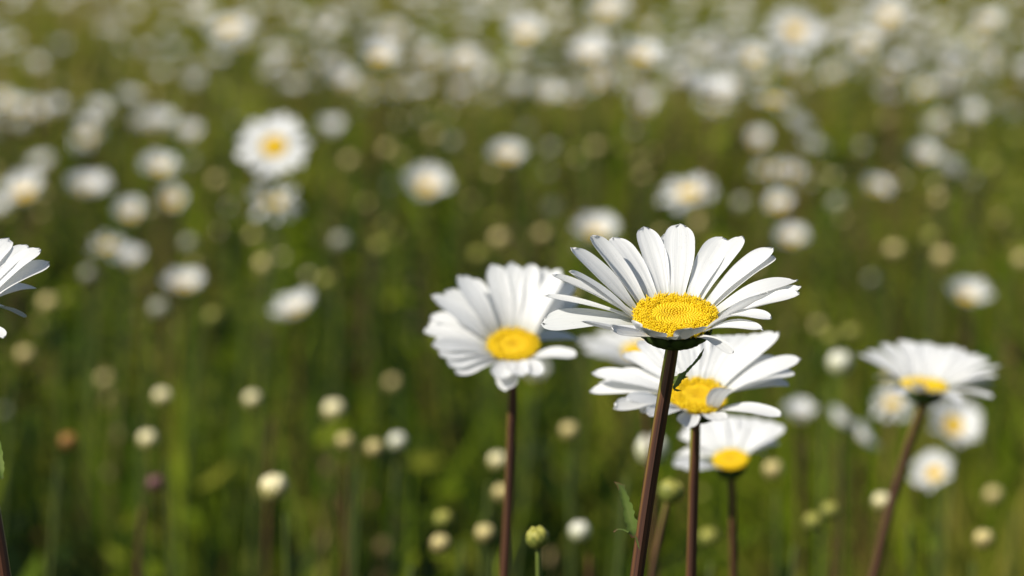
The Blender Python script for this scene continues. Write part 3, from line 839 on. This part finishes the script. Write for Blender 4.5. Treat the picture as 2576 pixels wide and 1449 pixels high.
# (x, y, apparent width, kind, label)
BHAND = [
 (690, 1226, 82, 'cream', 'brightest and largest cream bud, low left of centre'),
 (408, 998, 62, 'cream', 'yellow-cream bud left below a white half-closed daisy, upper one of two near-vertical'),
 (372, 1106, 64, 'cream', 'yellow-cream bud left, lower one of two nearly above each other'),
 (635, 1005, 60, 'cream', 'pale cream bud straight above the brightest bud'),
 (840, 1032, 72, 'cream', 'bright cream pointed bud right above the brightest bud'),
 (868, 1110, 56, 'tan', 'dim tan bud below the bright pointed bud'),
 (942, 1128, 58, 'tan', 'tan bud touching a paler one on its right, lower middle'),
 (1000, 1110, 60, 'white', 'pale whitish bud touching a tan one on its left, lower middle'),
 (1252, 1160, 62, 'cream', 'pale bud just left of the dark stem under the left yellow-disced daisy'),
 (1262, 1240, 58, 'tan', 'tan bud against the dark stem, under a pale bud'),
 (1220, 1342, 58, 'tan', 'tan bud low in the picture left of the dark stem foot'),
 (1116, 1306, 56, 'olive', 'olive bud, upper of two stacked low in the middle'),
 (1108, 1368, 56, 'tan', 'greenish tan bud, lower of two stacked low in the middle'),
 (1458, 1336, 64, 'white', 'pale white bud low between the green bud and the sharp brown stem'),
 (1432, 1084, 60, 'tan', 'tan bud below the gap between the two largest daisies'),
 (1640, 1130, 92, 'white', 'large pale white bud behind the sharp brown stem'),
 (1945, 1182, 62, 'tan', 'tan bud right of the small half-open daisy'),
 (1783, 1352, 62, 'olive', 'olive bud low between two brown stems right of the sharp one'),
 (2218, 1262, 60, 'cream', 'cream bud beside the leaning brown stem at right'),
 (2475, 1356, 62, 'tan', 'round tan bud alone in the lower right corner'),
 (2046, 1312, 56, 'olive', 'olive bud low at right, left one of a pair'),
 (2088, 1285, 56, 'olive', 'olive bud low at right, right one of a pair'),
 (2092, 850, 56, 'olive', 'dim olive bud above the small round white bud at right, left one of a pair'),
 (2142, 838, 58, 'olive', 'dim olive bud above the small round white bud at right, right one of a pair'),
 (2113, 912, 76, 'white', 'round white bud touching the left petals of the wide edge-on daisy'),
 (665, 667, 64, 'tan', 'clear tan-yellow bud left of centre, near the middle height'),
 (823, 707, 60, 'olive', 'olive-yellow bud right above the half-closed daisy'),
 (857, 608, 66, 'grey', 'greyish bud above an olive-yellow one left of centre'),
 (120, 763, 64, 'tan', 'tan bud just right of the petals cut by the left edge'),
 (63, 893, 62, 'tan', 'tan bud below the petals cut by the left edge'),
 (172, 1110, 62, 'orange', 'orange brown spent head in the lower left'),
 (390, 1216, 58, 'pink', 'dim pink clover-like head in the lower left'),
 (400, 776, 66, 'grey', 'grey-green bud touching the lower left of a white daisy at left'),
 (222, 690, 56, 'grey', 'dim grey bud under the overlapping white daisies at left'),
 (535, 796, 58, 'olive', 'dim olive brown bud right of a white daisy at left'),
 (475, 612, 58, 'grey', 'dim grey bud right of the overlapping white daisies at left'),
 (545, 455, 56, 'tan', 'dim brownish bud left of the ragged daisy'),
 (1257, 602, 64, 'tan', 'warm tan bud above the left yellow-disced daisy'),
 (1205, 642, 58, 'olive', 'olive bud left below a warm tan one'),
 (955, 622, 58, 'olive', 'olive bud alone in the dark grass left of the sharp cluster'),
 (880, 406, 66, 'tan', 'tan bud below the round pale daisy near the large front-facing one'),
 (975, 376, 64, 'tan', 'tan bud between the large front-facing daisy and the lone round daisy'),
 (1092, 342, 62, 'tan', 'tan bud, left one of a pair above the lone round daisy'),
 (1140, 358, 62, 'grey', 'greyish bud, right one of a pair above the lone round daisy'),
 (1392, 522, 66, 'grey', 'grey bud above the middle of the two largest daisies'),
 (1365, 590, 56, 'tan', 'faint tan bud left of the white daisy above the sharp cluster'),
 (1205, 272, 58, 'olive', 'olive bud in the brown patch of the upper middle'),
 (2106, 512, 66, 'grey', 'grey-tan round bud right of the daisy pair at right'),
 (2366, 502, 64, 'tan', 'tan bud under the bluish grey daisy at right'),
 (2372, 648, 68, 'tan', 'tan bud at right, just below an olive one'),
 (2345, 600, 62, 'olive', 'olive bud touching the top of a tan one at right'),
 (2250, 632, 66, 'tan', 'brownish tan bud left of a touching olive and tan pair at right'),
 (1866, 512, 64, 'grey', 'grey bud right of the wide flat daisy'),
 (1762, 562, 72, 'tan', 'large warm tan head just above the topmost petals of the sharpest daisy'),
 (2492, 420, 66, 'olive', 'olive bud near the right edge, upper half'),
 (2572, 655, 62, 'tan', 'tan bud cut by the right edge'),
 (2170, 372, 66, 'grey', 'grey bud in the right third, upper half'),
 (1500, 372, 66, 'tan', 'tan bud in the middle of three across the upper middle'),
 (1386, 374, 62, 'grey', 'grey tan bud right of the daisy standing in open grass'),
 (1600, 330, 66, 'grey', 'grey bud above the wide flat daisy'),
 (1325, 328, 66, 'grey', 'grey bud directly above the daisy standing in open grass'),
 (2235, 302, 62, 'tan', 'tan bud in the upper right, left of the pale round daisy'),
 (2560, 348, 62, 'olive', 'olive bud cut by the right edge, upper part'),
 (2040, 205, 64, 'tan', 'tan bud below the small cream daisy near the top right'),
]
for i, (x, y, wd, kind, lab) in enumerate(BHAND):
    zt = 0.385 if y > 950 else (0.36 if y > 600 else 0.345)
    if wd > 75: zt = 0.41
    ang = math.tan(PITCH + math.atan((y - 724.5) * K))
    D = min(max((0.60 - zt) / ang, 1.02), 5.5)
    blur = 6.0 * 13 * (1 - 0.69 / D)
    dia = min(max((wd - 0.42 * blur) * D * K, 0.0062), 0.0115)
    place_bud(at(x, y, D), dia, kind, lab, 'daisy buds', (random.uniform(-.02, .02), random.uniform(-.01, .01)), green=random.random() < 0.8)
# two nearer buds whose shape can be seen
def near_bud(x, y, D, dia, stem_px, label, r_=0.0007, colour='stem_green', kind='olive'):
    C = at(x, y, D)
    path = [at(a, b, D + 0.001) for a, b in stem_px]
    base = Vector((path[-1].x, path[-1].y + 0.01, 0))
    root = empty('daisy_bud', base); tag(root, label, 'bud', 'daisy buds')
    o = bpy.data.objects.new('bud_head', BUDS[kind]); col.objects.link(o); o.parent = root
    ax = (C - path[0]).normalized(); q = frame_for(ax)
    o.matrix_basis = Matrix.Translation(C - base) @ Matrix(q).transposed().to_4x4() @ Matrix.Scale(dia, 4)
    k = MB(); tube(k, [C - ax * dia * 0.35] + path + [base + Vector((0, 0, path[-1].z * 0.5)), base + Vector((0, 0, -0.003))], [r_] * (len(path) + 3), sides=10, ribs=5)
    k.build('stem', M[colour], root, origin=base)
near_bud(1352, 1352, 0.775, 0.0052, [(1357, 1385), (1362, 1452)], 'fairly sharp small yellow-green bud on a pale green stem at the bottom middle')
near_bud(1688, 1235, 0.92, 0.0066, [(1672, 1275), (1620, 1400), (1600, 1452)], 'yellow-green bud with a cream top right of the sharp stem, on a reddish stem', r_=0.0008, colour='stem')

bc = 0
while bc < 230:
    D = rng.uniform(1.5, 9.5) if rng.random() < 0.7 else rng.uniform(3, 6)
    x = rng.uniform(-0.17, 0.17) * D
    if rng.random() > 0.35 + 0.6 * noise2(x + 3, D, 1.1): continue
    kind = rng.choice(['tan', 'olive', 'cream', 'tan', 'cream', 'grey', 'tan'])
    z = rng.uniform(0.20, 0.33) if D < 3 else rng.uniform(0.26, 0.35)
    place_bud(Vector((x, D, z)), rng.uniform(0.006, 0.0095), str(kind), 'faint round blurred bud low among the blurred grass', 'faint scattered buds',
              (float(rng.uniform(-.03, .03)), float(rng.uniform(-.02, .02))), green=rng.random() < 0.8)
    bc += 1

# ------------------------------------------------------------------ ground and grass
def ground_mat():
    m, n, L, out = new_mat('meadow_soil')
    tc = n.new('ShaderNodeTexCoord')
    nz = n.new('ShaderNodeTexNoise'); nz.inputs['Scale'].default_value = 9; nz.inputs['Detail'].default_value = 8
    L.new(tc.outputs['Object'], nz.inputs['Vector'])
    n2 = n.new('ShaderNodeTexNoise'); n2.inputs['Scale'].default_value = 0.35; n2.inputs['Detail'].default_value = 5
    L.new(tc.outputs['Object'], n2.inputs['Vector'])
    r1 = ramp(n, [(0.3, (0.014, 0.020, 0.008)), (0.5, (0.028, 0.038, 0.010)), (0.7, (0.050, 0.044, 0.020))])
    r2 = ramp(n, [(0.35, (0.6, 0.75, 0.5)), (0.65, (1.25, 1.1, 0.9))])
    L.new(nz.outputs['Fac'], r1.inputs[0]); L.new(n2.outputs['Fac'], r2.inputs[0])
    mx = n.new('ShaderNodeMixRGB'); mx.blend_type = 'MULTIPLY'; mx.inputs[0].default_value = 1
    L.new(r1.outputs[0], mx.inputs[1]); L.new(r2.outputs[0], mx.inputs[2])
    p = n.new('ShaderNodeBsdfPrincipled'); p.inputs['Roughness'].default_value = 0.9
    p.inputs['Specular IOR Level'].default_value = 0.1
    L.new(mx.outputs[0], p.inputs['Base Color'])
    L.new(p.outputs[0], out.inputs[0])
    return m
gx = np.concatenate([[-1500, -300, -80, -30], np.linspace(-12, 12, 61), [30, 80, 300, 1500]])
gy = np.concatenate([[-1500, -300, -60, -15, -4], np.linspace(0, 24, 61), [40, 90, 300, 1500]])
XX, YY = np.meshgrid(gx, gy)
ZZ = 0.012 * np.sin(XX * 2.1) * np.cos(YY * 1.7) * (np.abs(XX) < 13) * (YY < 25) - 0.012
nxg = len(gx)
gf = [(j * nxg + i, j * nxg + i + 1, (j + 1) * nxg + i + 1, (j + 1) * nxg + i) for j in range(len(gy) - 1) for i in range(nxg - 1)]
gm = mesh_np('ground', np.stack([XX.ravel(), YY.ravel(), ZZ.ravel()], 1), gf, np.zeros((XX.size, 2)), np.zeros(XX.size), ground_mat())
g = bpy.data.objects.new('ground', gm); col.objects.link(g); tag(g, kind='structure')

def vnoise(x, y, seed):
    r = np.random.default_rng(seed)
    out = np.zeros_like(x)
    for k in range(7):
        a, b, p = r.normal(0, 1, 3)
        s = 1.2 + 0.9 * k
        out += np.sin(a * s * x + b * s * y + p * 6) / (1 + 0.4 * k)
    return out / 2.2

def blades(name, x, y, h, wid, tone, lean, mat, label, cat, segs=4):
    N = len(x)
    az = rng.uniform(0, 2 * np.pi, N)
    fa = rng.uniform(0, 2 * np.pi, N)
    lean = lean * h
    t = np.linspace(0, 1, segs)
    V = np.zeros((N, segs * 2 - 1, 3))
    prof = np.interp(t, [0, 0.35, 0.75, 1], [0.75, 1, 0.7, 0])
    for i, ti in enumerate(t):
        cx = x + np.cos(az) * lean * ti ** 1.9
        cy = y + np.sin(az) * lean * ti ** 1.9
        cz = h * (ti - 0.18 * (lean / h) * ti ** 2)
        dx = np.cos(fa + ti * 0.8) * wid * 0.5 * prof[i]; dy = np.sin(fa + ti * 0.8) * wid * 0.5 * prof[i]
        if i < segs - 1:
            V[:, 2 * i] = np.stack([cx - dx, cy - dy, cz], 1)
            V[:, 2 * i + 1] = np.stack([cx + dx, cy + dy, cz], 1)
        else:
            V[:, 2 * i] = np.stack([cx, cy, cz], 1)
    nv = segs * 2 - 1
    base = (np.arange(N) * nv)[:, None]
    quads = [(2 * i, 2 * i + 1, 2 * i + 3, 2 * i + 2) for i in range(segs - 2)]
    tri = (2 * (segs - 2), 2 * (segs - 2) + 1, 2 * (segs - 1))
    me = bpy.data.meshes.new(name)
    loops = np.concatenate([(base + np.array(q)).reshape(N, -1) for q in quads] + [base + np.array(tri)], axis=1)
    nl = loops.shape[1]
    me.vertices.add(N * nv); me.vertices.foreach_set('co', V.astype(np.float32).ravel())
    me.loops.add(N * nl); me.loops.foreach_set('vertex_index', loops.astype(np.int32).ravel())
    starts = np.array([4 * k for k in range(len(quads))] + [4 * len(quads)])
    tot = np.array([4] * len(quads) + [3])
    me.polygons.add(N * len(starts))
    me.polygons.foreach_set('loop_start', (np.arange(N)[:, None] * nl + starts).astype(np.int32).ravel())
    me.polygons.foreach_set('loop_total', np.tile(tot, N).astype(np.int32))
    me.polygons.foreach_set('use_smooth', np.ones(N * len(starts), bool))
    a = me.attributes.new('tone', 'FLOAT', 'POINT')
    a.data.foreach_set('value', np.repeat(tone, nv).astype(np.float32))
    me.materials.append(mat)
    me.update(calc_edges=True); me.validate()
    o = bpy.data.objects.new(name, me); col.objects.link(o)
    tag(o, label, cat, kind='stuff')
    return o

def scatter(n, d0, d1, half=lambda d: 0.21 * d + 0.30, p=1.0):
    y = d0 + (d1 - d0) * rng.random(n * 3) ** p
    x = rng.uniform(-1, 1, n * 3) * half(d1)
    ok = np.abs(x) < half(y)
    return x[ok][:n], y[ok][:n]

def grass_band(n, d0, d1, hmean, wmul, name, label):
    x, y = scatter(n, d0, d1)
    N = len(x)
    keep = rng.random(N) < 0.55 + 0.6 * vnoise(x * 3.1, y * 2.3, 5)
    x, y = x[keep], y[keep]; N = len(x)
    pn = vnoise(x * 2.2, y * 1.5, 3)
    h = hmean * (0.72 + 0.33 * rng.random(N) + 0.24 * pn + 0.10 * rng.normal(size=N))
    lim = np.where(y < 1.15, 0.25, np.where(y < 2.6, 0.34, 0.30))
    h = np.clip(h, 0.05, lim)
    wid = wmul * rng.uniform(0.0014, 0.0042, N) * np.where(rng.random(N) < 0.09, 2.4, 1)
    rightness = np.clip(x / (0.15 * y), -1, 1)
    tone = 0.22 + 0.24 * pn + 0.17 * rng.normal(size=N) + (np.where(x > 0, 0.32, 0.10) - 0.06 * np.clip(y - 3.0, 0, 4.6)) * rightness + 0.095 * np.clip(y - 2.6, 0, 4.2)  # lighter far off and to the right: straw colour plus painted-in sunlit tops
    near = y < 2.7
    fine = vnoise(x * 7, y * 6, 31)
    h = np.clip(h * (1 + 0.22 * fine), 0.05, lim)
    tone = np.where(near, np.where(rng.random(N) < 0.17, tone + 0.30, tone - 0.13 + 0.10 * fine), tone + 0.08 * fine + np.where(rng.random(N) < 0.38, 0.20, -0.05))  # shade painted into near blades; scattered lighter blades stand for sunlit streaks
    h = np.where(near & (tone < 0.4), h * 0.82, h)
    dryp = np.where(near, 0.1, np.where(y < 5, 0.15, 0.7)) * (0.03 + 0.06 * np.clip(vnoise(x, y, 9), 0, 1))
    tone = np.where(rng.random(N) < dryp, rng.uniform(0.72, 1.0, N), np.clip(tone, 0, 0.76))
    lean = np.abs(rng.normal(0.26, 0.22, N))
    return blades(name, x, y, h, wid, tone, lean, M['grass'], label, 'grass')
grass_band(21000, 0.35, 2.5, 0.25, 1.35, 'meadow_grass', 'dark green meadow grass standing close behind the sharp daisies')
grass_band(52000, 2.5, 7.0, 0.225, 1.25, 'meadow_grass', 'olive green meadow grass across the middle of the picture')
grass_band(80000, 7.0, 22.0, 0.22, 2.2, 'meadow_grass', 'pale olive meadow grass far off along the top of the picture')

def broad_leaves():
    x, y = scatter(5200, 1.25, 6.0)
    N = len(x)
    pn = vnoise(x * 2.6, y * 1.8, 21)
    ok = rng.random(N) < 0.45 + 0.7 * pn
    x, y, pn = x[ok], y[ok], pn[ok]; N = len(x)
    h = rng.uniform(0.16, 0.32, N)
    return blades('broad_leaves', x, y, h, rng.uniform(0.005, 0.012, N), np.clip(np.where(rng.random(N) < 0.24 + 0.03 * y, 0.52, 0.10) + 0.10 * rng.normal(size=N) + 0.12 * pn, 0.02, 0.68),  # most leaves darkened as shade, the lighter share coloured as sunlit highlights
                  np.abs(rng.normal(0.62, 0.28, N)), M['grass'], 'broader yellow-green leaves arching among the meadow grass', 'leaves', segs=6)
broad_leaves()

def undergrowth():
    """small leaflets in loose tufts at every height of the sward"""
    nt_ = 7500
    tx, ty = scatter(nt_, 1.2, 10.0)
    nt_ = len(tx)
    tn = vnoise(tx * 3.3, ty * 2.6, 44)
    ok = rng.random(nt_) < 0.40 + 0.75 * tn
    tx, ty, tn = tx[ok], ty[ok], tn[ok]
    m = 14
    x = np.repeat(tx, m) + rng.normal(0, 0.022, len(tx) * m)
    y = np.repeat(ty, m) + rng.normal(0, 0.022, len(tx) * m)
    top = np.repeat(rng.uniform(0.13, 0.30, len(tx)), m)
    z = top * rng.uniform(0.45, 1.0, len(x))
    N = len(x)
    tone = np.clip(np.repeat(np.where(rng.random(len(tx)) < 0.30 + 0.04 * ty + 0.18 * (tx > 0.04 * ty), 0.58, 0.15) + 0.14 * tn, m) + 0.10 * rng.normal(size=N), 0.0, 0.70)
    L = rng.uniform(0.010, 0.030, N); Wd = L * rng.uniform(0.28, 0.5, N)
    d = rng.normal(size=(N, 3)); d[:, 2] = np.abs(d[:, 2]) * 0.6; d /= np.linalg.norm(d, axis=1)[:, None]
    s = np.cross(d, rng.normal(size=(N, 3))); s /= np.linalg.norm(s, axis=1)[:, None]
    nn = np.cross(d, s)
    c = np.stack([x, y, z], 1)
    V = np.zeros((N, 7, 3))
    for i, (a, b, k) in enumerate(((0, 0, 0), (0.35, 0.5, 0.03), (0.35, -0.5, 0.03), (0.72, 0.38, 0.0), (0.72, -0.38, 0.0), (1, 0, -0.12), (0.5, 0, -0.06))):
        V[:, i] = c + d * (L * a)[:, None] + s * (Wd * b)[:, None] + nn * (L * k)[:, None]
    fc = np.array([(0, 1, 6), (0, 6, 2), (1, 3, 6), (6, 4, 2), (3, 5, 6), (6, 5, 4)])
    F = (np.arange(N)[:, None, None] * 7 + fc).reshape(-1, 3)
    me = mesh_np('leafy_undergrowth', V.reshape(-1, 3), F, np.zeros((N * 7, 2)), np.repeat(tone, 7), M['grass'])
    o = bpy.data.objects.new('leafy_undergrowth', me); col.objects.link(o)
    tag(o, 'small leaves coloured as if shaded or sunlit, tangled low between the grass blades', 'leaves', kind='stuff')
undergrowth()

# dry brown stalks with seed heads
def dry_stalks():
    mb_v, mb_f, mb_t, nv = [], [], [], 0
    v1, f1 = ICO1
    f1 = np.array(f1)
    xs, ys = [], []
    while len(xs) < 1250:
        D = rng.uniform(1.9, 15)
        x = rng.uniform(-0.2, 0.2) * D
        pw = (0.02 if D < 3.8 else 0.14 if D < 6 else 0.30) + 0.9 * math.exp(-((x / D + 0.05) / 0.05) ** 2) * math.exp(-((D - 6.6) / 1.7) ** 2) + 0.15 * noise2(x, D, 2)
        if rng.random() < pw: xs.append(x); ys.append(D)
    xs, ys = np.array(xs), np.array(ys); N = len(xs)
    hs = rng.uniform(0.17, 0.28, N)
    for x, y, h in zip(xs, ys, hs):
        lx, ly = rng.normal(0, 0.03, 2)
        tn = rng.uniform(0.05, 0.85) if y < 6 else rng.uniform(0.35, 1.0)
        # stalk: three-sided
        pts = []
        for t in (0, 0.5, 1):
            c = np.array((x + lx * t * t, y + ly * t * t, h * t))
            for k in range(3):
                a = k * 2.094
                pts.append(c + 0.0008 * np.array((math.cos(a), math.sin(a), 0)))
        fs = [(i * 3 + k, i * 3 + (k + 1) % 3, i * 3 + 3 + (k + 1) % 3, i * 3 + 3 + k) for i in range(2) for k in range(3)]
        mb_v.append(np.array(pts)); mb_f += [tuple(q + nv for q in f) for f in fs]; mb_t.append(np.full(9, tn * 0.8)); nv += 9
        m = int(rng.integers(3, 8))
        for k in range(m):
            t = 1 - 0.10 * k - 0.02
            c = np.array((x + lx * t * t, y + ly * t * t, h * t)) + np.append(rng.normal(0, 0.003, 2), 0)
            s = rng.uniform(0.0016, 0.0030) * (1.0 if y < 6 else 1.5)
            mb_v.append(c + v1 * np.array((s, s, s * 2.0))); mb_f += [tuple(q + nv for q in f) for f in f1.tolist()]
            mb_t.append(np.full(len(v1), min(1, tn + rng.uniform(-.1, .2)))); nv += len(v1)
    v = np.concatenate(mb_v)
    me = mesh_np('dry_stalks', v, mb_f, np.zeros((len(v), 2)), np.concatenate(mb_t), M['dry'])
    o = bpy.data.objects.new('dry_stalks', me); col.objects.link(o)
    tag(o, 'dry brown seed stalks standing among the blurred daisies', 'dry stalks', kind='stuff')
dry_stalks()
